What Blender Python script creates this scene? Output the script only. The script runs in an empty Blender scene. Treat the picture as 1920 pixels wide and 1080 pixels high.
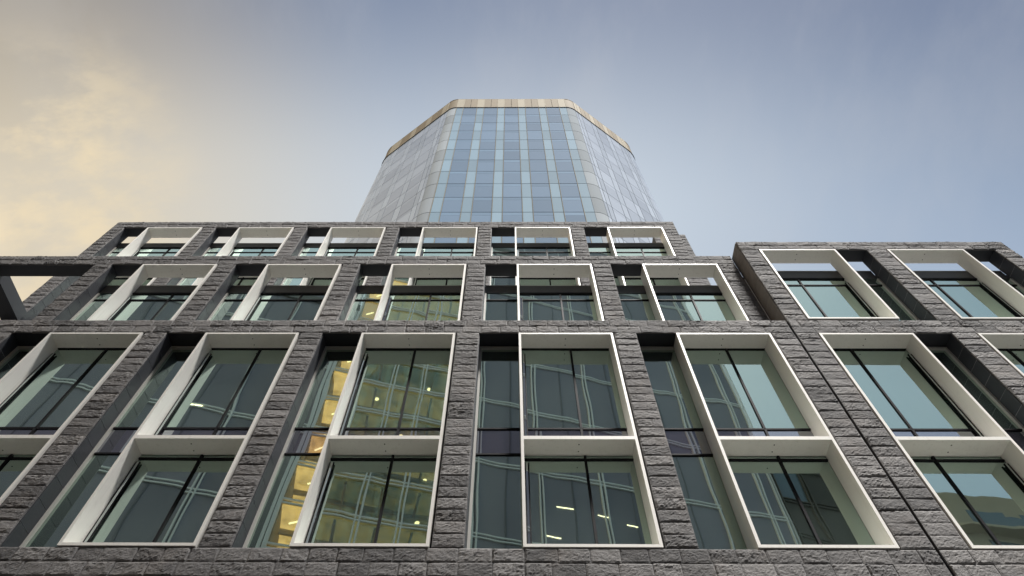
import bpy, math, random
import numpy as np
from mathutils import Vector, Matrix, noise

random.seed(7)
S = bpy.context.scene
COL = S.collection
ZC = 1.6                                   # eye height of the photographer
R = math.radians

# ------------------------------------------------------------------ camera
FPX, CX, PITCH, YAW, ROLL = 1200., 945.22, R(58.75), R(-.9028), R(-.7717)
c_, s_ = math.cos(YAW), math.sin(YAW)
R0 = Vector((c_, -s_, 0)); H0 = Vector((s_, c_, 0)); Z0 = Vector((0, 0, 1))
FW = H0*math.cos(PITCH) + Z0*math.sin(PITCH)
U0 = -H0*math.sin(PITCH) + Z0*math.cos(PITCH)
RT = math.cos(ROLL)*R0 - math.sin(ROLL)*U0
UP = math.sin(ROLL)*R0 + math.cos(ROLL)*U0
cam = bpy.data.cameras.new('camera')
cam.sensor_width = 36; cam.lens = FPX/1920*36; cam.shift_x = (960-CX)/1920
cam.clip_start = .1; cam.clip_end = 3000
co = bpy.data.objects.new('camera', cam); COL.objects.link(co)
m = Matrix.Identity(4)
for i in range(3):
    m[i][0], m[i][1], m[i][2] = RT[i], UP[i], -FW[i]
m[2][3] = ZC
co.matrix_world = m
S.camera = co


def proj(p):
    p = Vector(p) - Vector((0, 0, ZC)); d = max(p.dot(FW), .01)
    return CX + FPX*p.dot(RT)/d, 540 - FPX*p.dot(UP)/d


# ------------------------------------------------------------------ sky, sun, exposure
SUN_AZ, SUN_EL = R(145), R(67)            # azimuth from +Y, negative is to the left
SUN_DIR = Vector((math.sin(SUN_AZ)*math.cos(SUN_EL), math.cos(SUN_AZ)*math.cos(SUN_EL), math.sin(SUN_EL)))
EXPO = 1.25
S.view_settings.view_transform = 'Standard'; S.view_settings.look = 'None'
S.view_settings.exposure = EXPO; S.view_settings.gamma = 1; S.view_settings.use_curve_mapping = False
W = bpy.data.worlds.new('World'); S.world = W; W.use_nodes = True
nt = W.node_tree; nt.nodes.clear()


class NT:
    """small helper to wire shader nodes"""
    def __init__(s, t): s.t = t
    def n(s, kind, **kw):
        x = s.t.nodes.new(kind)
        for k, v in kw.items(): setattr(x, k, v)
        return x
    def put(s, sock, v):
        if isinstance(v, (int, float)): sock.default_value = v
        elif isinstance(v, tuple): sock.default_value = v if len(v) == len(sock.default_value) else v + (1,)
        else: s.t.links.new(v, sock)
    def math(s, op, a, b=0., clamp=False):
        x = s.n('ShaderNodeMath', operation=op, use_clamp=clamp); s.put(x.inputs[0], a); s.put(x.inputs[1], b); return x.outputs[0]
    def dot(s, a, v):
        x = s.n('ShaderNodeVectorMath', operation='DOT_PRODUCT'); s.put(x.inputs[0], a); x.inputs[1].default_value = v; return x.outputs['Value']
    def mul(s, a, v):
        x = s.n('ShaderNodeVectorMath', operation='MULTIPLY'); s.put(x.inputs[0], a); x.inputs[1].default_value = v; return x.outputs[0]
    def mix(s, f, a, b, blend='MIX'):
        x = s.n('ShaderNodeMix', data_type='RGBA', blend_type=blend)
        s.put(x.inputs[0], f); s.put(x.inputs[6], a); s.put(x.inputs[7], b); return x.outputs[2]
    def rng(s, v, a, b, c, d, kind='SMOOTHSTEP'):
        x = s.n('ShaderNodeMapRange', interpolation_type=kind)
        s.put(x.inputs[0], v)
        for i, q in zip((1, 2, 3, 4), (a, b, c, d)): x.inputs[i].default_value = q
        return x.outputs[0]
    def noise(s, vec, scale, detail=4, rough=.55):
        x = s.n('ShaderNodeTexNoise'); s.put(x.inputs['Vector'], vec); x.inputs['Scale'].default_value = scale
        x.inputs['Detail'].default_value = detail; x.inputs['Roughness'].default_value = rough; return x.outputs[0]


T = NT(nt)
d = T.n('ShaderNodeTexCoord').outputs['Generated']
sky = T.n('ShaderNodeTexSky', sky_type='NISHITA', sun_disc=False)
sky.sun_elevation = SUN_EL; sky.sun_rotation = SUN_AZ; sky.dust_density = 3.0; sky.air_density = 1.2
nish = T.mul(sky.outputs[0], (.06, .06, .06))
dx, dyr = T.dot(d, (1, 0, 0)), T.dot(d, (0, 1, 0))
dy = T.math('MAXIMUM', dyr, T.math('MULTIPLY', dyr, -.72))
# distance from the zenith: thin haze gets brighter and paler towards the horizon
r = T.math('SQRT', T.math('ADD', T.math('ADD', T.math('MULTIPLY', dy, dy), T.math('MULTIPLY', T.math('MULTIPLY', dx, dx), .03)), .003))
blue = T.mix(T.rng(r, .05, .43, 0, 1), (.165, .215, .325), (.63, .70, .765))
blue = T.mix(T.rng(dx, .08, .68, 0, 1), blue, T.mul(blue, (.58, .65, .76)))
g = T.dot(d, (-.95, .2, .25))
warmth = T.rng(g, .42, .88, 0, 1)
creamy = T.mix(T.rng(r, .10, .34, 0, 1), (.42, .35, .24), (.80, .685, .485))
haze = T.mix(warmth, blue, creamy)
# soft veil of cloud catching the low light on the left
cv = T.mul(d, (1.0, 1.6, 1.3))
wob = T.noise(cv, 2.2, 8, .62)
wob2 = T.noise(T.mul(d, (1, 3, 2)), 7., 6, .6)
cl = T.math('ADD', T.math('MULTIPLY', wob, .75), T.math('MULTIPLY', wob2, .25))
cl = T.math('MULTIPLY', T.rng(cl, .43, .55, 0, 1), T.math('MULTIPLY', T.rng(g, .66, .82, 0, 1), T.rng(dyr, .10, .24, 0, 1)))
haze = T.mix(T.math('MULTIPLY', cl, .95), haze, (1.0, .81, .50))
wisps = T.math('MULTIPLY', T.rng(T.noise(T.mul(d, (2, .9, 1.2)), 3.1, 7, .6), .42, .72, 0, 1), .16)
haze = T.mix(wisps, haze, (.62, .62, .62))
half = T.mul(haze, (.42, .42, .42))
glow = T.mix(T.rng(g, .82, 1.0, 0, 1), (0, 0, 0), (.9, .68, .40))
final = T.mix(1., T.mix(.12, half, nish), glow, 'ADD')
bg = T.n('ShaderNodeBackground'); T.put(bg.inputs[0], final); bg.inputs[1].default_value = 1.0
ow = T.n('ShaderNodeOutputWorld'); nt.links.new(bg.outputs[0], ow.inputs[0])

sl = bpy.data.lights.new('sun', 'SUN'); sl.energy = 3.6; sl.angle = R(9); sl.color = (1, .97, .93)
so = bpy.data.objects.new('sun', sl); COL.objects.link(so)
so.rotation_euler = SUN_DIR.to_track_quat('Z', 'Y').to_euler(); so.location = (-40, -20, 120)

S.cycles.use_denoising = True
S.cycles.max_bounces = 8; S.cycles.glossy_bounces = 6; S.cycles.diffuse_bounces = 4; S.cycles.transparent_max_bounces = 12
S.cycles.sample_clamp_indirect = 4


# ------------------------------------------------------------------ materials
def mat(name):
    mm = bpy.data.materials.new(name); mm.use_nodes = True
    return mm, NT(mm.node_tree), mm.node_tree.nodes['Principled BSDF']


def plain(name, col, rough=.6, metal=0., var=.12, bump=0., bscale=30., spec=.5):
    mm, t, b = mat(name)
    tc = t.n('ShaderNodeTexCoord').outputs['Object']
    geo = t.n('ShaderNodeNewGeometry').outputs['Position']
    oi = t.n('ShaderNodeObjectInfo').outputs['Random']
    n1 = t.noise(geo, 1.3, 5)
    k = t.math('ADD', t.math('MULTIPLY', t.math('SUBTRACT', n1, .5), var*2), t.math('ADD', t.math('MULTIPLY', t.math('SUBTRACT', oi, .5), var), 1.))
    x = t.n('ShaderNodeVectorMath', operation='SCALE'); x.inputs[0].default_value = col; t.put(x.inputs['Scale'], k)
    t.put(b.inputs['Base Color'], x.outputs[0])
    b.inputs['Roughness'].default_value = rough; b.inputs['Metallic'].default_value = metal
    b.inputs['Specular IOR Level'].default_value = spec
    if bump:
        bn = t.n('ShaderNodeBump'); bn.inputs['Strength'].default_value = bump; bn.inputs['Distance'].default_value = .02
        t.put(bn.inputs['Height'], t.noise(geo, bscale, 6)); t.put(b.inputs['Normal'], bn.outputs[0])
    return mm


def stone_mat():
    mm, t, b = mat('rock_faced_basalt')
    geo = t.n('ShaderNodeNewGeometry').outputs['Position']
    oi = t.n('ShaderNodeObjectInfo').outputs['Random']
    big = t.noise(geo, .55, 3); mid = t.noise(geo, 6, 6, .65)
    fib = t.noise(t.mul(geo, (9, 9, 26)), 1.6, 8, .7)
    tone = t.math('ADD', t.math('MULTIPLY', mid, .42), t.math('ADD', t.math('MULTIPLY', oi, .55), t.math('MULTIPLY', big, .35)))
    base = t.mix(t.rng(tone, .3, .95, 0, 1, 'LINEAR'), (.080, .078, .079), (.235, .227, .222))
    rust = t.mix(t.math('MULTIPLY', t.rng(t.noise(geo, 1.1, 5, .6), .5, .75, 0, 1), .3), base, (.21, .18, .155))
    col = t.mix(t.rng(fib, .45, .78, 0, .55), rust, (.29, .278, .268))
    t.put(b.inputs['Base Color'], col)
    b.inputs['Roughness'].default_value = .82; b.inputs['Specular IOR Level'].default_value = .35
    ht = t.math('ADD', t.math('MULTIPLY', t.noise(t.mul(geo, (11, 11, 19)), 1.3, 9, .68), 1.0), t.math('MULTIPLY', t.noise(geo, 60, 4), .25))
    bn = t.n('ShaderNodeBump'); bn.inputs['Strength'].default_value = .6; bn.inputs['Distance'].default_value = .042
    t.put(bn.inputs['Height'], ht); t.put(b.inputs['Normal'], bn.outputs[0])
    return mm


def glass_mat(name, refl=(.79, .98, .89), body=(.058, .074, .068), lo=.38, hi=.9, ripple=.085, rscale=.6, see=.5, through=(.68, .78, .74)):
    """coated facade glass: mirror-like layer over a dark see-through body"""
    mm, t, b = mat(name); nodes = t.t.nodes; out = nodes['Material Output']; nodes.remove(b)
    geo = t.n('ShaderNodeNewGeometry').outputs['Position']
    bn = t.n('ShaderNodeBump'); bn.inputs['Strength'].default_value = ripple; bn.inputs['Distance'].default_value = .1
    t.put(bn.inputs['Height'], t.noise(t.mul(geo, (1, 1, .45)), rscale, 1.5))
    gl = t.n('ShaderNodeBsdfGlossy'); gl.inputs['Roughness'].default_value = .012; t.put(gl.inputs['Color'], refl + (1,)); t.put(gl.inputs['Normal'], bn.outputs[0])
    tr = t.n('ShaderNodeBsdfTransparent'); t.put(tr.inputs[0], through + (1,))
    df = t.n('ShaderNodeBsdfDiffuse'); t.put(df.inputs[0], body + (1,))
    ms = t.n('ShaderNodeMixShader'); ms.inputs[0].default_value = see
    t.t.links.new(df.outputs[0], ms.inputs[1]); t.t.links.new(tr.outputs[0], ms.inputs[2])
    lw = t.n('ShaderNodeLayerWeight'); lw.inputs['Blend'].default_value = .5
    f = t.rng(lw.outputs['Facing'], 0, 1, lo, hi, 'LINEAR')
    mx = t.n('ShaderNodeMixShader'); t.put(mx.inputs[0], f)
    t.t.links.new(ms.outputs[0], mx.inputs[1]); t.t.links.new(gl.outputs[0], mx.inputs[2])
    t.t.links.new(mx.outputs[0], out.inputs[0])
    return mm


def tower_mat(name, col, rough, spec, stripes=False, metal=0.):
    mm, t, b = mat(name)
    oi = t.n('ShaderNodeObjectInfo').outputs['Random']
    geo = t.n('ShaderNodeNewGeometry').outputs['Position']
    k = t.math('ADD', t.math('MULTIPLY', t.math('SUBTRACT', oi, .5), .30), 1.)
    if stripes:
        w = t.n('ShaderNodeTexWave', bands_direction='Z'); t.put(w.inputs['Vector'], geo); w.inputs['Scale'].default_value = 1.7
        w.inputs['Distortion'].default_value = .6; w.inputs['Detail'].default_value = 2
        k = t.math('MULTIPLY', k, t.rng(w.outputs['Fac'], 0, 1, .86, 1.12, 'LINEAR'))
    x = t.n('ShaderNodeVectorMath', operation='SCALE'); x.inputs[0].default_value = col; t.put(x.inputs['Scale'], k)
    t.put(b.inputs['Base Color'], x.outputs[0]); b.inputs['Roughness'].default_value = rough
    b.inputs['Specular IOR Level'].default_value = spec; b.inputs['Metallic'].default_value = metal
    bn = t.n('ShaderNodeBump'); bn.inputs['Strength'].default_value = .04; bn.inputs['Distance'].default_value = .1
    t.put(bn.inputs['Height'], t.noise(geo, .35, 1)); t.put(b.inputs['Normal'], bn.outputs[0])
    return mm


def lit_mat(name, a, bcol, strength):  # uneven room light put in as emission, for surfaces that are no lamps
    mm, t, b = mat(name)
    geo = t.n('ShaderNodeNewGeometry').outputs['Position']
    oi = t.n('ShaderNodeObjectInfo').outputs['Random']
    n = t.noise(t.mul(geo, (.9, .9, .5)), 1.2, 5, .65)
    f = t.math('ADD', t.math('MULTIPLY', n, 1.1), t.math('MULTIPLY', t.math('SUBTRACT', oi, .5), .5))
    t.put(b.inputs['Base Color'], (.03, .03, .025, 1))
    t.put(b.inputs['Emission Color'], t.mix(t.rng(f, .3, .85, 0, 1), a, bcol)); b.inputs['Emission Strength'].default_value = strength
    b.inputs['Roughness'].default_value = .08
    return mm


M = {}
M['stone'] = stone_mat()
M['mortar'] = plain('dark_mortar', (.075, .072, .070), .95)
M['tile'] = plain('smooth_basalt_tile', (.034, .037, .045), .6, var=.22, bump=.15, bscale=18)
M['flank'] = plain('warm_skylit_tile', (.12, .108, .10), .6, var=.15)  # lighter copy of the reveal tile, warm sky light painted into the colour
M['o_brown'] = plain('brown_concrete', (.10, .092, .08), .8)
M['joint'] = plain('grey_joint', (.26, .26, .27), .9)
M['white'] = plain('cream_coated_metal', (.82, .80, .75), .42, var=.06)
def frame_mat():
    mm, t, b = mat('cream_coated_metal')
    geo = t.n('ShaderNodeNewGeometry').outputs['Position']
    streak = t.noise(t.mul(geo, (9, 9, .35)), 1.5, 6, .65)
    spot = t.noise(geo, 3.5, 6, .7)
    dirt = t.math('ADD', t.rng(streak, .50, .80, 0, .34), t.rng(spot, .55, .8, 0, .22))
    t.put(b.inputs['Base Color'], t.mix(dirt, (.82, .80, .75), (.50, .47, .41)))
    b.inputs['Roughness'].default_value = .45
    return mm


M['white'] = frame_mat()
M['black'] = plain('black_anodised_metal', (.012, .012, .014), .6, var=.1, spec=.12)
M['fascia'] = plain('charcoal_fascia', (.085, .09, .09), .5)
M['profile'] = plain('light_grey_profile', (.42, .41, .38), .45, var=.05)
M['roof'] = plain('roof_membrane', (.16, .16, .155), .9)
M['ceiling'] = plain('office_ceiling', (.32, .32, .30), .9)
M['inner'] = plain('interior_wall', (.10, .10, .095), .9)
M['glass'] = glass_mat('green_tinted_window_glass')
M['spandrel'] = glass_mat('violet_grey_spandrel_glass', refl=(.80, .84, .90), body=(.030, .026, .036), see=0., lo=.30, hi=.85)
M['vent'] = glass_mat('tilted_vent_glass', refl=(.88, .96, .95), body=(.03, .03, .03), see=0., lo=.62, hi=.95, ripple=.03)
M['t_vision'] = tower_mat('tower_vision_glass', (.165, .235, .32), .03, .5, stripes=True)
M['t_band'] = tower_mat('tower_band_glass', (.17, .25, .34), .05, .55)
M['t_light'] = tower_mat('tower_pale_panel', (.25, .345, .41), .05, .5)
M['t_side'] = tower_mat('tower_side_skylit_panel', (.50, .545, .59), .08, .75)  # paler than the front panels: reflected sky brightness put into the base colour
M['t_sidev'] = tower_mat('tower_side_skylit_glass', (.47, .51, .555), .06, .75)  # side panes lightened too, the sky's reflection painted into their colour
M['t_corner'] = tower_mat('tower_curved_glass', (.36, .385, .40), 1., 0.)
M['t_core'] = plain('tower_joint', (.06, .068, .078), .8, spec=.1)
M['t_fin'] = plain('champagne_fin', (.27, .25, .20), .85, spec=.05)
M['crown_d'] = plain('bronze_crown_panel', (.19, .145, .085), .8, var=.12, spec=.2)
M['crown_l'] = plain('champagne_crown_panel', (.31, .265, .185), .8, var=.08, spec=.2)
M['o_glass'] = tower_mat('dark_curtain_wall_glass', (.275, .265, .31), .12, .30)
M['o_white'] = plain('white_mullion', (.92, .93, .93), .4, var=.03)
M['o_thin'] = plain('grey_thin_mullion', (.16, .16, .19), .5)
M['o_wall'] = plain('grey_concrete', (.22, .22, .22), .85)
M['gold'] = lit_mat('amber_glowing_ceiling', (.36, .20, .06), (1., .60, .22), .95)  # ceiling of the bright strip, lamp light put into its own glow
M['olive'] = lit_mat('olive_glowing_ceiling', (.07, .075, .035), (.50, .36, .11), .36)  # dimmer ceilings, room light likewise put in as emission
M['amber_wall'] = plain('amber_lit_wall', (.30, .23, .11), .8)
M['clear'] = glass_mat('clear_lobby_glass', refl=(.8, .9, .85), body=(.05, .06, .05), lo=.06, hi=.45, see=.92, through=(.96, .93, .84))
M['beige'] = plain('beige_render', (.46, .40, .30), .85)
M['b_glass'] = tower_mat('apartment_glass', (.10, .14, .17), .05, .8)
M['asphalt'] = plain('asphalt', (.045, .045, .045), .9, bump=.3)
M['paving'] = plain('dark_paving', (.105, .10, .092), .85, bump=.1)


def emit(name, col, st):
    mm, t, b = mat(name); b.inputs['Emission Color'].default_value = col + (1,); b.inputs['Emission Strength'].default_value = st
    return mm


M['lamp'] = emit('warm_tube_lamp', (1., .86, .5), 2.0)


# ------------------------------------------------------------------ mesh helpers
class MB:
    def __init__(s): s.v = []; s.f = []
    def box(s, x0, x1, y0, y1, z0, z1):
        n = len(s.v)
        s.v += [(x0, y0, z0), (x1, y0, z0), (x1, y1, z0), (x0, y1, z0), (x0, y0, z1), (x1, y0, z1), (x1, y1, z1), (x0, y1, z1)]
        s.f += [tuple(n+i for i in q) for q in ((0, 3, 2, 1), (4, 5, 6, 7), (0, 1, 5, 4), (1, 2, 6, 5), (2, 3, 7, 6), (3, 0, 4, 7))]
        return s
    def prism(s, pts, z0, z1):
        n = len(s.v); k = len(pts)
        s.v += [(x, y, z0) for x, y in pts] + [(x, y, z1) for x, y in pts]
        s.f += [(n+i, n+(i+1) % k, n+k+(i+1) % k, n+k+i) for i in range(k)]
        s.f += [tuple(n+i for i in range(k))[::-1], tuple(n+k+i for i in range(k))]
        return s
    def mesh(s, name, mt):
        me = bpy.data.meshes.new(name); me.from_pydata(s.v, [], s.f); me.materials.append(mt); me.update()
        return me


def put(name, me, parent=None, loc=(0, 0, 0), rot=None, scale=None):
    o = bpy.data.objects.new(name, me); COL.objects.link(o); o.location = loc
    if rot: o.rotation_euler = rot
    if scale: o.scale = scale
    if parent: o.parent = parent
    return o


def thing(name, label, cat, loc=(0, 0, 0), rz=0., group=None):
    o = bpy.data.objects.new(name, None); COL.objects.link(o); o.location = loc; o.rotation_euler = (0, 0, rz)
    o['label'] = label; o['category'] = cat
    if group: o['group'] = group
    o.empty_display_size = .5
    return o


def bevel_box(x0, x1, y0, y1, z0, z1, name, mt):
    return MB().box(x0, x1, y0, y1, z0, z1).mesh(name, mt)


# ------------------------------------------------------------------ ground
def struct(name, mb, mt):
    o = put(name, mb.mesh(name, mt)); o['kind'] = 'structure'; return o


struct('street', MB().box(-1500, 1500, -1500, 1500, -.5, 0), M['asphalt'])
struct('pavement', MB().box(-60, 60, 2.5, 10.55, .004, .13), M['paving'])
struct('pavement', MB().prism([(-60, -1.6), (60, -33.4), (60, -31.4), (-60, .4)][::-1], .004, .13), M['paving'])

# ------------------------------------------------------------------ dimensions of the stone blocks (z above eye level + ZC)
Y1, Y2, Y3 = 10.6, 11.189, 13.646          # the three facade planes, stepping back upward
DG = .512                                  # glass behind the facade plane
SP, FWD = 4.484, 2.677                     # bay spacing, width of the white box frame
PW0, PW1 = 2.722, 3.355                    # pier, measured from the left edge of the frame
def XK(k): return .265 + SP*(k-4)
XR = 8.798                                 # first frame of the right wing
z = lambda q: q + ZC
R1B, R1T, B1T = z(7.893), z(14.964), z(15.624)
R2B, R2T, B2T = z(15.70), z(20.060), z(20.700)
R3B, R3T, B3T = z(21.10), z(28.150), z(28.800)
ROOF2, FAS2 = z(19.39), z(18.92)
ROOF3, FAS3 = z(27.44), z(27.05)
XL, XM, XW0, XW1 = -19.45, 8.10, 8.16, 17.67

podium = thing('stepped_stone_office', 'dark rock-faced stone office block with white box window frames, stepping back in three tiers', 'building', (-5.6, Y1, 0))
wing = thing('stone_office_wing', 'lower dark stone block on the right, its white frames mirrored, beyond the vertical joint', 'building', (13, Y1, 0))
tower = thing('glass_tower', 'tall pale blue glass tower with rounded corners and bronze crown behind the stone block', 'tower', (.3, 27, 0))


def part(name, mb, mt, parent, sub=None):
    """mesh given in world coordinates, under a thing (whose rotation is zero)"""
    return put(name, mb.mesh(name, mt), parent, -Vector(parent.location))


# ------------------------------------------------------------------ rock-faced stones
NXG, NZG = 18, 9
STONES = []
for v in range(16):
    rr = random.Random(100+v); off = Vector((rr.uniform(-50, 50), rr.uniform(-50, 50), rr.uniform(-50, 50)))
    planes = [(rr.uniform(.016, .026), rr.uniform(-.05, .05), rr.uniform(-.08, .08)) for _ in range(4)]
    vs, fs = [], []
    for j in range(NZG+1):
        for i in range(NXG+1):
            px, pz = i/NXG-.5, j/NZG-.5
            X, Z_ = px*.6, pz*.3
            h = min(a + b*X + cc*Z_ for a, b, cc in planes)
            p = Vector((X*5+.8*Z_*5, Z_*9, 0)) + off
            h += .012*noise.noise(p) + .018*abs(noise.noise(p*2.3)) + .014*noise.noise(p*4.7)
            e = min((.5-abs(px))*.6, (.5-abs(pz))*.3)
            h = max(h, .002)*min(1., (e/.018))**.5 if e > 0 else 0.
            if e <= 1e-6:
                h = .004*rr.random() - .006
            jx = 0 if i in (0, NXG) else rr.uniform(-.25, .25)/NXG
            jz = 0 if j in (0, NZG) else rr.uniform(-.25, .25)/NZG
            vs.append((px+jx, -h, pz+jz))
    for j in range(NZG):
        for i in range(NXG):
            a = j*(NXG+1)+i
            fs.append((a, a+1, a+NXG+2, a+NXG+1))
    rim = [i for i in range(NXG+1)] + [(j+1)*(NXG+1)-1 for j in range(1, NZG+1)] + [NZG*(NXG+1)+i for i in range(NXG-1, -1, -1)] + [j*(NXG+1) for j in range(NZG-1, 0, -1)]
    nb = len(vs)
    vs += [(vs[q][0], .06, vs[q][2]) for q in rim]
    for q in range(len(rim)):
        q2 = (q+1) % len(rim)
        fs.append((rim[q2], rim[q], nb+q, nb+q2))
    STONES.append((np.array(vs), fs))
STONE_ME = []
for vs, fs in STONES:
    me = bpy.data.meshes.new('stone'); me.from_pydata([tuple(q) for q in vs], [], fs); me.materials.append(M['stone']); me.update()
    STONE_ME.append(me)


class Wall:
    """collects the stones of one building, then builds the 300 that show largest as single parts"""
    def __init__(s): s.l = []
    def course(s, x0, x1, y, z0, z1, length=None, rnd=None, shift=0.):
        g = .007
        if length is None:
            cuts = [x0, x1]
        else:
            cuts = [x0]; x = x0 + length*(.5 if shift else 1)*rnd.uniform(.9, 1.1)
            while x < x1 - length*.45:
                cuts.append(x); x += length*rnd.uniform(.86, 1.14)
            cuts.append(x1)
        for a, b in zip(cuts, cuts[1:]):
            s.l.append(((a+b)/2, y, (z0+z1)/2, b-a-g, z1-z0-g))
    def rows(s, x0, x1, y, z0, z1, n, length=None, seed=0):
        rnd = random.Random(seed); h = (z1-z0)/n
        for i in range(n): s.course(x0, x1, y, z0+i*h, z0+(i+1)*h, length, rnd, i % 2)
    def build(s, parent, limit=300):
        def size(e):
            x, y, zz, w, h = e
            q = [proj((x+a*w/2, y, zz+b*h/2)) for a, b in ((-1, -1), (1, -1), (1, 1), (-1, 1))]
            u = sum(p[0] for p in q)/4; vv = sum(p[1] for p in q)/4
            ar = abs(sum(q[i][0]*q[(i+1) % 4][1]-q[(i+1) % 4][0]*q[i][1] for i in range(4)))/2
            return ar if -20 < u < 1940 and -20 < vv < 1095 else 0
        l = sorted(s.l, key=size, reverse=True)
        rnd = random.Random(5)
        L = Vector(parent.location)
        for e in l[:limit]:
            x, y, zz, w, h = e
            fx = rnd.choice((-1, 1)); fz = rnd.choice((-1, 1))
            o = put('stone', rnd.choice(STONE_ME), parent, Vector((x, y - rnd.uniform(0, .012), zz)) - L,
                    (R(rnd.uniform(-.6, .6)), 0, R(rnd.uniform(-.5, .5))))
            # turned half round rather than mirrored, so the faces keep their winding
            if fx < 0: o.rotation_euler[1] = math.pi
            o.scale = (w, rnd.uniform(.45, .95), h)
        rest = l[limit:]
        if rest:
            V, F, n = [], [], 0
            for x, y, zz, w, h in rest:
                vs, fs = rnd.choice(STONES); sg = rnd.choice((-1, 1))
                p = vs*np.array((w*sg, rnd.uniform(.45, .95), h*sg)) + np.array((x, y-rnd.uniform(0, .012), zz)) - np.array(L)
                V += [tuple(q) for q in p]; F += [tuple(n+i for i in q) for q in fs]; n += len(p)
            me = bpy.data.meshes.new('stone_facing'); me.from_pydata(V, [], F); me.materials.append(M['stone']); me.update()
            o = put('stone_facing', me, parent); o['kind'] = 'stuff'


W1, W2 = Wall(), Wall()
core1, core2 = podium, wing
tile1, tile2 = [], []                      # smooth tiles of the reveals
C0 = .02                                   # core starts this far behind the stone face


def pier(wall, core, x0, x1, y, z0, z1, n):
    wall.rows(x0, x1, y, z0, z1, n)
    part('pier_core', MB().box(x0+.012, x1-.012, y+C0, y+DG-.01, z0-.004, z1+.004), M['mortar'], core)


# --- main block, tier 1
BL = .575
for k in range(-1, 6):
    x0 = max(XK(k)+PW0, XL) if k >= 0 else XL
    x1 = XK(k)+PW1 if k >= 0 else XK(0)-1.13
    if k == 5: x1 = XM
    pier(W1, core1, x0, x1, Y1, R1B, R1T+.03, 24)
W1.rows(XL, XM, Y1, R1T+.03, B1T, 2, BL, 1)
W1.rows(XL, XM, Y1, R1B-.32*3, R1B-.02, 3, BL, 2)
# --- main block, tier 2 (open pergola in the leftmost bay)
for k in range(-1, 6):
    x0 = XK(k)+PW0 if k >= 0 else XL
    x1 = XK(k)+PW1 if k >= 0 else XK(0)-1.13
    if k == 5: x1 = XM-.03
    pier(W1, core1, x0, x1, Y2, B1T-.1, R2T+.02, 15)
W1.rows(XL-6, XM-.03, Y2, R2T+.02, B2T, 2, BL, 3)
# --- main block, tier 3
for k in range(-1, 6):
    x0 = XK(k)+PW0 if k >= 0 else XL
    x1 = XK(k)+PW1 if k >= 0 else XK(0)-1.13
    if k == 5: x1 = XM-.03
    pier(W1, core1, x0, x1, Y3, B1T if k < 0 else ROOF2, R3T+.02, 42 if k < 0 else 30)
W1.rows(XL, XM-.03, Y3, R3T+.02, B3T, 2, BL, 4)
# --- stair block behind the right end of tier 3
W1.rows(7.4, 9.04, 14.8, z(21), z(29.69), 29, .82, 5)
# --- right wing
for a, b, y0 in ((XW0, XR-.03, 0), (XR+PW0+1.065, XR+SP-.03, 1), (XR+SP+PW0+1.065, XW1, 2)):
    pier(W2, core2, a, b, Y1, R1B, R1T+.03, 24)
    pier(W2, core2, a, b, Y1, B1T, R2T+.02, 15)
W2.rows(XW0, XW1, Y1, R1T+.03, B1T, 2, BL, 6)
W2.rows(XW0, XW1, Y1, R2T+.02, B2T-.04, 2, BL, 7)
W2.rows(XW0, XW1, Y1, R1B-.32*3, R1B-.02, 3, BL, 8)
W1.build(podium); W2.build(wing)

# lintels and bands: smooth dark undersides
part('lintel', MB().box(XL, XM-.01, Y1+C0, Y1+DG+.08, R1T+.034, B1T-.01), M['tile'], podium)
part('lintel', MB().box(XL, XM-.01, Y1+C0, Y1+DG-.02, z(0)-1.5, R1B-.024), M['tile'], podium)
part('lintel', MB().box(XL-6, XM-.04, Y2+C0, Y2+DG-.015, R2T+.024, B2T-.01), M['tile'], podium)
part('lintel', MB().box(XL+.01, XM-.04, Y3+C0, Y3+DG-.015, R3T+.024, B3T-.01), M['tile'], podium)
part('lintel', MB().box(7.41, 9.03, 14.8+C0, 20, 0, z(29.68)), M['tile'], podium)
part('lintel', MB().box(XW0+.01, XW1-.01, Y1+C0, Y1+DG+.08, R1T+.034, B1T-.01), M['tile'], wing)
part('lintel', MB().box(XW0+.01, XW1-.01, Y1+C0, Y1+DG-.02, z(0)-1.5, R1B-.024), M['tile'], wing)
part('lintel', MB().box(XW0+.01, XW1-.01, Y1+C0, Y1+DG-.015, R2T+.024, B2T-.05), M['tile'], wing)
# beam of the pergola running back to tier 3, and a terrace slab between tiers
part('pergola_beam', MB().box(-19.38, -18.73, Y2+DG, Y3+C0, R2T+.03, z(20.63)), M['tile'], podium)

# --- reveal tiles: smooth slabs with fine joints on the pier sides that the photo shows
def tiles(parent, xface, side, y0, y1, z0, z1, n, mt='tile'):
    h = (z1-z0)/n
    me = MB().box(-.012, .012, -(y1-y0)/2+.004, (y1-y0)/2-.004, -h/2+.009, h/2-.009).mesh('reveal_tile', M[mt])
    L = Vector(parent.location)
    for i in range(n):
        put('reveal_tile', me, parent, Vector((xface+side*.004, (y0+y1)/2, z0+h*(i+.5))) - L)
    part('tile_backing', MB().box(min(xface+side*.011, xface-side*.02), max(xface+side*.011, xface-side*.02), y0+.01, y1-.006, z0+.002, z1-.002), M['joint'], parent)


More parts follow.
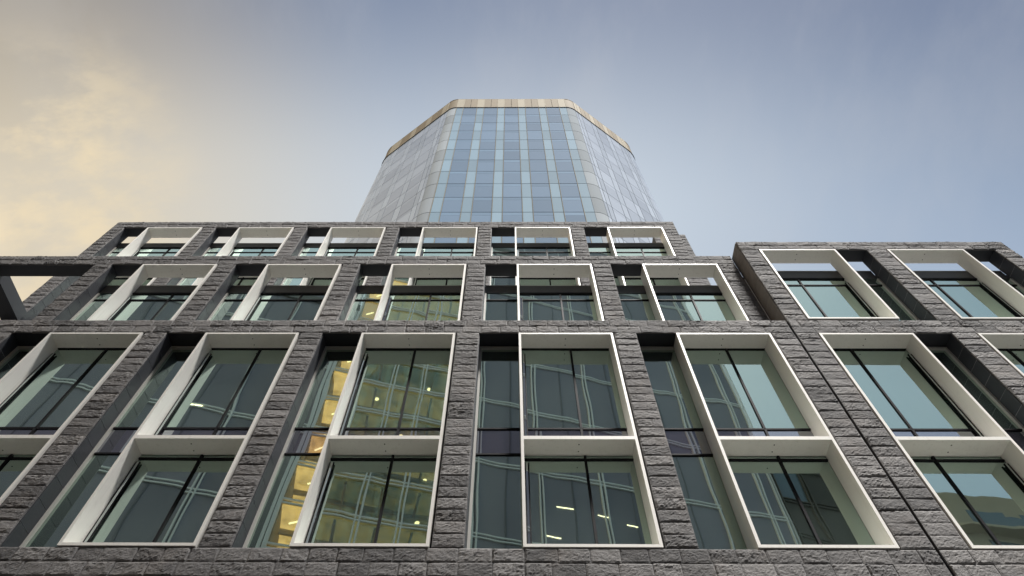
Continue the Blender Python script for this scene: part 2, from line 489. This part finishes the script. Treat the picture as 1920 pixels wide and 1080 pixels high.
for k in range(0, 5):
    x = XK(k)-1.13
    tiles(podium, x, 1, Y1+.03, Y1+DG-.03, R1B, R1T+.02, 12)
    if k > 0: tiles(podium, x, 1, Y2+.03, Y2+DG-.03, B1T, R2T+.01, 8)
    tiles(podium, x, 1, Y3+.03, Y3+DG-.03, ROOF2+.02 if k else B1T+.02, R3T+.01, 14 if k else 21)
for q in (0, 1):
    x = XR+SP*q+PW0+1.065
    tiles(wing, x, -1, Y1+.03, Y1+DG-.03, R1B, R1T+.02, 12)
    tiles(wing, x, -1, Y1+.03, Y1+DG-.03, B1T+.004, R2T+.01, 8)
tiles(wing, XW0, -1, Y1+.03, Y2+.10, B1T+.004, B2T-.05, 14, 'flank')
part('joint_trim', MB().box(XM-.022, XM+.03, Y2+.03, Y2+.10, B1T, ROOF2-.3), M['white'], podium)

# ------------------------------------------------------------------ windows
def window_set(kind):
    """local origin: outer lower left corner of the white frame, on the facade plane"""
    mir = kind.startswith('w')
    tier = kind[1]
    Hh = {'1': R1T-R1B, '2': R2T-R2B, '3': R3T-R3B}[tier]
    th, yf, yb = .066, -.03, DG-.004
    fr = MB()
    fr.box(0, th, yf, yb, 0, Hh); fr.box(FWD-th, FWD, yf, yb, 0, Hh)
    fr.box(th, FWD-th, yf+.002, yb, Hh-th, Hh-.001); fr.box(th, FWD-th, yf+.002, yb, .001, th)
    res = {'frame': fr, 'parts': []}
    if tier == '1': fr.box(th, FWD-th, yf+.001, yb, 2.857, 2.960)
    elif tier == '3': fr.box(th, FWD-th, yf+.001, yb, 3.10, 3.20)
    P = res['parts']
    bars = {'1': [2.892, 3.738], '2': [2.77], '3': [3.15, 5.45]}[tier]
    top = {'1': Hh, '2': FAS2-R2B, '3': FAS3-R3B}[tier]
    mx = 1.03 if mir else 1.50
    nx0, nx1 = (FWD, FWD+1.09) if mir else (-1.13, 0)
    xs = [(th, mx), (mx, FWD-th), (nx0, nx1)]
    zs = [0] + bars + [top]
    for a, b in xs:
        for i, (p, q) in enumerate(zip(zs, zs[1:])):
            P.append(('pane', MB().box(-(b-a)/2+.004, (b-a)/2-.004, 0, .02, -(q-p)/2+.004, (q-p)/2-.004),
                      'spandrel' if tier == '1' and i == 1 else 'glass', ((a+b)/2, DG+.004, (p+q)/2)))
    P.append(('mullion', MB().box(mx-.028, mx+.028, DG-.03, DG+.06, th if tier != '1' else 2.962, top), 'black', (0, 0, 0)))
    if tier == '1': P.append(('mullion', MB().box(mx-.028, mx+.028, DG-.03, DG+.06, th, 2.855), 'black', (0, 0, 0)))
    for b in bars:
        if tier == '1' and b < 2.96 or tier == '3' and b < 3.2:
            P.append(('glazing_bar', MB().box(nx0, nx1, DG-.03, DG+.03, b-.022, b+.022), 'black', (0, 0, 0)))
            P.append(('glazing_bar', MB().box(th, FWD-th, DG-.03, DG+.03, 2.72 if tier == '1' else 3.0, 2.76 if tier == '1' else 3.04), 'black', (0, 0, 0)))
        else:
            P.append(('glazing_bar', MB().box(min(nx0, th), max(nx1, FWD-th), DG-.03, DG+.03, b-.022, b+.022), 'black', (0, 0, 0)))
    # slim dark sash along the far jamb and head
    jx = FWD-th if mir else th
    sg = -1 if mir else 1
    for o_, w_ in ((.02, .022), (.10, .022)):
        a, b = sorted((jx+sg*o_, jx+sg*(o_+w_)))
        P.append(('sash', MB().box(a, b, DG-.06, DG-.02, th+.05 if tier != '1' else 3.0, top-.35), 'black', (0, 0, 0)))
        if tier == '1': P.append(('sash', MB().box(a, b, DG-.06, DG-.02, th+.02, 2.60), 'black', (0, 0, 0)))
    vz = [(th+.05, top-.35)] if tier != '1' else [(th+.02, 2.60), (3.0, top-.35)]
    for a, b in vz:
        P.append(('vent_pane', MB().box(-.028, .028, -.004, .004, -(b-a)/2, (b-a)/2), 'vent', (jx+sg*.071, DG-.045, (a+b)/2)))
    P.append(('head_bar', MB().box(th, FWD-th, DG-.04, DG+.002, top-.07, top-.002), 'black', (0, 0, 0)))
    # pairs of dark fixings under the head and the transom
    for zz in ([Hh-th] if tier != '1' else [Hh-th, 2.857]):
        for yy in (.14, .36):
            P.append(('fixing', MB().prism([(FWD*.5+.016*math.cos(a*math.pi/4), yy+.016*math.sin(a*math.pi/4)) for a in range(8)], zz-.008, zz-.001), 'black', (0, 0, 0)))
    # pale profile round the narrow light
    pr_ = MB()
    zt = top-.02 if tier == '1' else top
    if mir: pr_.box(nx1-.075, nx1-.006, DG-.07, DG+.002, 0, zt-.085)
    else: pr_.box(nx0+.006, nx0+.075, DG-.07, DG+.002, 0, zt-.085)
    if tier == '1': pr_.box(nx0+.006, nx1-.006, DG-.07, DG+.002, zt-.085, zt)
    P.append(('side_profile', pr_, 'profile', (0, 0, 0)))
    if tier != '1':
        rf = (ROOF2-R2B) if tier == '2' else (ROOF3-R3B)
        P.append(('roof_fascia', MB().box(min(nx0, th), max(nx1, FWD-th), DG-.02, DG+.12, top+.002, rf), 'fascia', (0, 0, 0)))
        P.append(('roof_fascia_cap', MB().box(min(nx0, th), max(nx1, FWD-th), DG-.035, DG+.12, rf+.002, rf+.022), 'profile', (0, 0, 0)))
    return {'frame': fr.mesh('window_frame', M['white']), 'parts': [(n, mb.mesh(n, M[mt]), loc) for n, mb, mt, loc in P]}


TEMPL = {kk: window_set(kk) for kk in ('m1', 'm2', 'm3', 'w1', 'w2')}
rw = random.Random(31)


def window(parent, kind, x, y, zb):
    t = TEMPL[kind]
    f = put('window_frame', t['frame'], parent, Vector((x, y, zb)) - Vector(parent.location))
    for n, me, loc in t['parts']:
        o = put(n, me, f, loc)
        if n == 'vent_pane': o.rotation_euler[2] = R(-4 if kind[0] == 'w' else 12)
        if n == 'pane':
            o.rotation_euler = (R(rw.uniform(-.22, .22)), 0, R(rw.uniform(-.22, .22)))


for k in range(0, 6):
    window(podium, 'm1', XK(k), Y1, R1B)
    if k > 0: window(podium, 'm2', XK(k), Y2, R2B)
    window(podium, 'm3', XK(k), Y3, R3B)
for q in (0, 1):
    window(wing, 'w1', XR+SP*q, Y1, R1B)
    window(wing, 'w2', XR+SP*q, Y1, R2B)

# ------------------------------------------------------------------ slabs, roofs and rooms behind the glass
def rooms(parent, x0, x1, yf, yb, levels, roof):
    for zz in levels:
        part('floor_slab', MB().box(x0+.03, x1-.03, yf+DG+.06, yb, zz-.35, zz), M['ceiling'], parent)
    part('roof_slab', MB().box(x0+.02, x1-.02, yf+DG+.125, yb+.2, roof-.4, roof-.003), M['roof'], parent)
    part('room_wall', MB().box(x0+.03, x1-.03, yb-.2, yb-.002, levels[0]-.3, roof-.41)
         .box(x0+.03, x0+.2, yf+DG+.06, yb-.21, levels[0]-.3, roof-.41).box(x1-.2, x1-.03, yf+DG+.06, yb-.21, levels[0]-.3, roof-.41), M['inner'], parent)


rooms(podium, XL+.3, XM, Y1, 17, [R1B-.1, R1B+3.5, R1T+.35], B1T-.02)
rooms(podium, XK(0)+PW1+.02, XM, Y2, Y3+.5, [B1T+.4], ROOF2)
rooms(podium, XL+.3, XM-.75, Y3, 19.5, [ROOF2+.38, R3B+3.2], ROOF3)
rooms(wing, XW0, XW1, Y1, 17, [R1B-.1, R1B+3.5, R1T+.35], ROOF2)
# ledge between tier 1 and tier 2
part('terrace_ledge', MB().box(XL, XM-.01, Y1+DG+.09, Y2+DG, B1T-.12, B1T-.024), M['roof'], podium)
# the flank and ends of the wing above the joint
part('end_wall', MB().box(XW0+.015, XW0+.25, Y1+DG-.009, Y2+.1, B1T, ROOF2-.02), M['tile'], wing)

# ------------------------------------------------------------------ glass tower
TA = R(36); YT = 27.; XTL, XTR = -8.0, 8.63
TL = 1.07; TD = (XTR-XTL-6*TL)/5
LINES = [z(97.25-3.8*i) for i in range(14)]
RC = 2.3; TLEN = RC*math.tan(TA/2)


def tower_path(off):
    """plan outline (front half) as points, offset outward"""
    pts = []
    for sg, xe in ((-1, XTL), (1, XTR)):
        p = []
        cx0, cy0 = xe, YT+RC
        for i in range(9):
            a = TA*i/8
            p.append((cx0+sg*math.sin(a)*(RC+off), cy0-math.cos(a)*(RC+off)))
        ex, ey = p[-1]
        L = 12.1 if sg < 0 else 10.75
        qx, qy = ex+sg*math.cos(TA)*L, ey+math.sin(TA)*L
        r2 = 3.2; c2x, c2y = qx-sg*math.sin(TA)*(r2+off), qy+math.cos(TA)*(r2+off)
        for i in range(9):
            a = TA+(R(96)-TA)*i/8
            p.append((c2x+sg*math.sin(a)*(r2+off), c2y-math.cos(a)*(r2+off)))
        lx, ly = p[-1]
        p.append((lx-sg*2, ly+18))
        pts.append(p)
    return pts


core = tower_path(-.022)
ring = core[0][::-1] + core[1]
part('tower_core', MB().prism(ring, 0, z(101.2)), M['t_core'], tower)
Ltw = Vector(tower.location)


def panel_mesh(name, w, h, mt, dep=.02):
    return MB().box(-w/2, w/2, -dep/2, dep/2, -h/2, h/2).mesh(name, mt)


def columns(p0, ang, seq, mats, fins):
    """p0 start point, ang direction in plan, seq list of (kind, width)"""
    x = 0.
    dx_, dy_ = math.cos(ang), math.sin(ang)
    cache = {}
    for kind, w in seq:
        cxm = x+w/2
        for i in range(13):
            z1, z0 = LINES[i]-.05, LINES[i+1]+.05
            pieces = [('pane', z0, z1-.72, mats['d']), ('spandrel_panel', z1-.70, z1, mats['b'])] if kind == 'D' else [('pale_panel', z0, z1, mats['l'])]
            for n, a, b, mt in pieces:
                key = (n, round(w, 3), round(b-a, 3), mt.name)
                if key not in cache: cache[key] = panel_mesh(n, w-.08, b-a, mt)
                put(n, cache[key], tower, Vector((p0[0]+dx_*cxm, p0[1]+dy_*cxm, (a+b)/2)) - Ltw, (R(random.uniform(-.12, .12)), 0, ang+R(random.uniform(-.12, .12))))
        # crown panels above
        m_ = 2 if kind == 'D' else 1
        for q in range(m_):
            ww = w/m_
            me = cache.setdefault(('c', kind, round(ww, 3)), panel_mesh('crown_panel', ww-.05, 4.4, M['crown_d' if kind == 'D' else 'crown_l'], .12))
            cc_ = x+ww*(q+.5)
            put('crown_panel', me, tower, Vector((p0[0]+dx_*cc_+dy_*.04, p0[1]+dy_*cc_-dx_*.04, z(99.5))) - Ltw, (0, 0, ang))
        if fins:
            me = cache.setdefault('fin', panel_mesh('fin', .05, LINES[0]-LINES[-1], M['t_fin'], .10))
            put('fin', me, tower, Vector((p0[0]+dx_*x+dy_*.02, p0[1]+dy_*x-dx_*.02, (LINES[0]+LINES[-1])/2)) - Ltw, (0, 0, ang))
            me = cache.setdefault('cf', panel_mesh('crown_fin', .06, 4.4, M['crown_l'], .14))
            if kind == 'L':
                for xx in (x, x+w):
                    put('crown_fin', me, tower, Vector((p0[0]+dx_*xx+dy_*.06, p0[1]+dy_*xx-dx_*.06, z(99.5))) - Ltw, (0, 0, ang))
        x += w


columns((XTL, YT), 0, [('L', TL)]+[('D', TD), ('L', TL)]*5, {'d': M['t_vision'], 'b': M['t_band'], 'l': M['t_light']}, True)
seq_l = [('L', .55), ('L', .75)]+[('D', 2.2), ('L', 1.0)]*3+[('L', .6), ('L', .6)]
seq_r = [('L', .5), ('L', .7)]+[('D', 1.9), ('L', .95)]*3+[('L', .5), ('L', .5)]
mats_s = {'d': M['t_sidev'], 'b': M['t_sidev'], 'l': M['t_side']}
oute = tower_path(0.)
ex, ey = oute[1][8]
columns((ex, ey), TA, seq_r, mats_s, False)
ex, ey = oute[0][8]
tot = sum(w for _, w in seq_l)
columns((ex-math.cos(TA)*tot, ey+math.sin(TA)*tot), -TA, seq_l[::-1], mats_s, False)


def curved(pts, z0, z1, name, mt, th=.06):
    """closed curved slab; pts run along its outer face from left to right"""
    n = len(pts); inn = []
    for i in range(n):
        a, b = Vector(pts[max(i-1, 0)]), Vector(pts[min(i+1, n-1)])
        t_ = (b-a).normalized(); inn.append((pts[i][0]-t_.y*th, pts[i][1]+t_.x*th))
    o = put(name, MB().prism(list(pts)+inn[::-1], z0, z1).mesh(name, mt), tower, -Ltw)
    return o


outc = tower_path(.06)
for sd in (0, 1):
    for seg, (a, b) in enumerate(((0, 9), (9, 18))):
        pts = outc[sd][a:b] if sd else outc[sd][a:b][::-1]
        poff = oute[sd][a:b] if sd else oute[sd][a:b][::-1]
        for i in range(13):
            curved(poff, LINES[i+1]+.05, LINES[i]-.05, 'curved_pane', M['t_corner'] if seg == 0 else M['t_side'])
        curved(pts, z(97.3), z(101.7), 'curved_crown_panel', M['crown_d'])
cap = tower_path(.10)
part('crown_coping', MB().prism(cap[0][::-1]+cap[1], z(101.72), z(101.86)), M['crown_d'], tower)
part('crown_base_trim', MB().prism(cap[0][::-1]+cap[1], z(97.22), z(97.30)), M['t_core'], tower)

# ------------------------------------------------------------------ buildings across the street (seen mirrored in the windows)
AN = math.atan(-.265)                      # their fronts stand askew to the street
ca, sa = math.cos(AN), math.sin(AN)
def OY(x): return -13.78 - .265*x


def opposite(name, label, xa, xb, height, verts, floors, lit, open_front=False, bars='o_white'):
    """curtain-wall building; local x runs along its front, local +y towards the street"""
    L = Vector((xa, OY(xa), 0))
    o = thing(name, label, 'building', L, AN)
    ln = (xb-xa)/ca
    put('facade_core', MB().box(0, ln, -16, -6 if open_front else -.12, 0, height).mesh('facade_core', M['amber_wall' if open_front else 'o_wall']), o)
    if open_front:
        for xx in (.05, ln-.25): put('side_wall', MB().box(xx, xx+.2, -6.01, -.13, 0, height).mesh('side_wall', M['amber_wall']), o)
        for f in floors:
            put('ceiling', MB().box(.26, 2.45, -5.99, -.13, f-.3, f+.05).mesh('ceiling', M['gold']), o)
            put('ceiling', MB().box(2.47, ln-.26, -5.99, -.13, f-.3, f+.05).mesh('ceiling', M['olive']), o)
            for yy in (-2.4,):
                put('beam', MB().box(.27, ln-.27, yy-.1, yy+.1, f-.62, f-.302).mesh('beam', M['amber_wall']), o)
            for xx in (3.7, 6.1, 8.5):
                put('beam', MB().box(xx-.08, xx+.08, -5.98, -.14, f-.58, f-.303).mesh('beam', M['amber_wall']), o)
        for xx in (2.2, 5.0, 7.6):
            put('column', MB().prism([(xx+.35*math.cos(a*math.pi/6), -2.6+.35*math.sin(a*math.pi/6)) for a in range(12)], 0, height).mesh('column', M['amber_wall']), o)
    vx = [0.] + [(v-xa)/ca for v in verts] + [ln]
    vx = sorted(set(round(v, 3) for v in vx))
    cache = {}
    fl = [0.] + floors + [height]
    for a, b in zip(vx, vx[1:]):
        for i, (p, q) in enumerate(zip(fl, fl[1:])):
            xm = xa+(a+b)/2*ca
            mt = lit(xm, (p+q)/2)
            key = (round(b-a, 2), round(q-p, 2), mt.name)
            if key not in cache: cache[key] = MB().box(-(b-a)/2+.03, (b-a)/2-.03, -.05, .0, -(q-p)/2+.03, (q-p)/2-.03).mesh('pane', mt)
            put('pane', cache[key], o, ((a+b)/2, 0, (p+q)/2), (R(random.uniform(-.1, .1)), 0, 0))
    me = MB().box(-.21, -.09, .0, .16, 0, height).box(.09, .21, .0, .16, 0, height).mesh('mullion', M[bars])
    for v in vx: put('mullion', me, o, (v, 0, 0))
    me = MB().box(0, ln, .0, .13, -.20, -.09).box(0, ln, .0, .13, .09, .20).mesh('transom', M[bars])
    for f in floors: put('transom', me, o, (0, .001, f))
    me = MB().box(-.06, .06, .0, .04, 0, height).mesh('thin_mullion', M['o_thin'])
    for a, b in zip(vx, vx[1:]):
        if b-a > 3.5: put('thin_mullion', me, o, ((a+b)/2, .002, 0))
    # lit tubes behind the glass read as short bright dashes
    put('parapet', MB().box(-.1, ln+.1, -16.1, .2, height, height+.8).mesh('parapet', M['o_wall']), o)
    return o


FL = [z(27.2+6.45*i) for i in range(-3, 10)]
FH = [z(27.2+3.225*i) for i in range(-7, 13)]
mid = opposite('curtain_wall_office', 'dark glass office with white grid mirrored in the middle windows of the stone block', -4.6, 22, z(79),
               [-2.4, 2.35, 6.85, 11.5, 16.1, 20.6], FL, lambda x, q: M['o_glass'])
gold = opposite('amber_lit_office', 'amber lit glazed building mirrored in the third window column of the stone block', -14.3, -4.72, z(70.5),
                [-11.9, -9.5, -7.1], FH, lambda x, q: M['clear'], True)
left = opposite('grey_glass_block', 'grey glass block with thin white lines mirrored in the leftmost windows', -46, -14.42, z(51),
                [-41.5, -37, -32.6, -28.2, -24., -19.6], FL[:8], lambda x, q: M['o_glass'])


low = opposite('brown_office_block', 'low brown office block mirrored in the lower half of the window beside the vertical joint', 22.3, 35.5, z(39.5),
               [25, 27.7, 30.3, 33], [z(3.6*i) for i in range(1, 11)], lambda x, q: M['b_glass'] if random.random() < .3 else M['o_brown'], bars='o_brown')


def tubes(o, pts):
    me = MB().box(-.5, .5, .01, .05, -.022, .022).mesh('tube_lamp', M['lamp'])
    xa = o.location.x
    for x, q in pts: put('tube_lamp', me, o, ((x-xa)/ca, .0, z(q)))


tubes(mid, [(4.0, 30.8), (3.1, 28.2), (6.6, 30.6), (8.7, 30.2)])
tubes(left, [(-21.7, 33.7), (-17.2, 33.2), (-26.2, 33.5)])
me = MB().prism([(.17*math.cos(a*math.pi/6), .17*math.sin(a*math.pi/6)) for a in range(12)], 0, .05).mesh('round_lamp', M['lamp'])
rl = random.Random(3)
for f in FH:
    for x in (1.3, 3.8, 6.3, 8.6):
        if rl.random() < .4: put('round_lamp', me, gold, (x+rl.uniform(-.5, .5), -1.2-rl.uniform(0, 2), f-.37))

me = MB().box(-.35, .35, -.04, .04, -.03, .03).mesh('tube_lamp', M['lamp'])
for f in FH:
    put('tube_lamp', me, gold, (1.2+rl.uniform(-.3, .3), -.9-rl.uniform(0, .8), f-.36), (0, 0, R(35)))

# cream apartment block with curved balconies further right
apt = thing('cream_apartment_block', 'cream apartment block with curved balcony mirrored in the lower right window', 'building', (38, -25, 0), R(-8))
def arc_pts(r0, x0, x1, y0):
    return [(x0+r0*math.cos(a), y0-r0+r0*math.sin(a)) for a in [math.pi/2+math.pi/2*i/8 for i in range(9)][::-1]] + [(x1, y0)]
body = arc_pts(3, 3, 30, 0); body = [(0, -14)] + body + [(30, -14)]
put('wall', MB().prism(body, 0, z(42)).mesh('wall', M['beige']), apt)
for i in range(12):
    zb = z(3.4*i)
    sl_ = arc_pts(3.6, 3, 30.2, 1.2); sl_ = [(-.6, -10)] + sl_ + [(30.2, -10)]
    put('balcony_slab', MB().prism(sl_, zb, zb+.25).mesh('balcony_slab', M['beige']), apt)
    put('balcony_glass', MB().box(3, 30, 1.1, 1.14, zb+.26, zb+1.2).mesh('balcony_glass', M['b_glass']), apt)
    for j in range(5):
        put('window', MB().box(4+j*5.2, 7.6+j*5.2, -.02, .05, zb+.5, zb+2.7).mesh('window', M['b_glass']), apt)
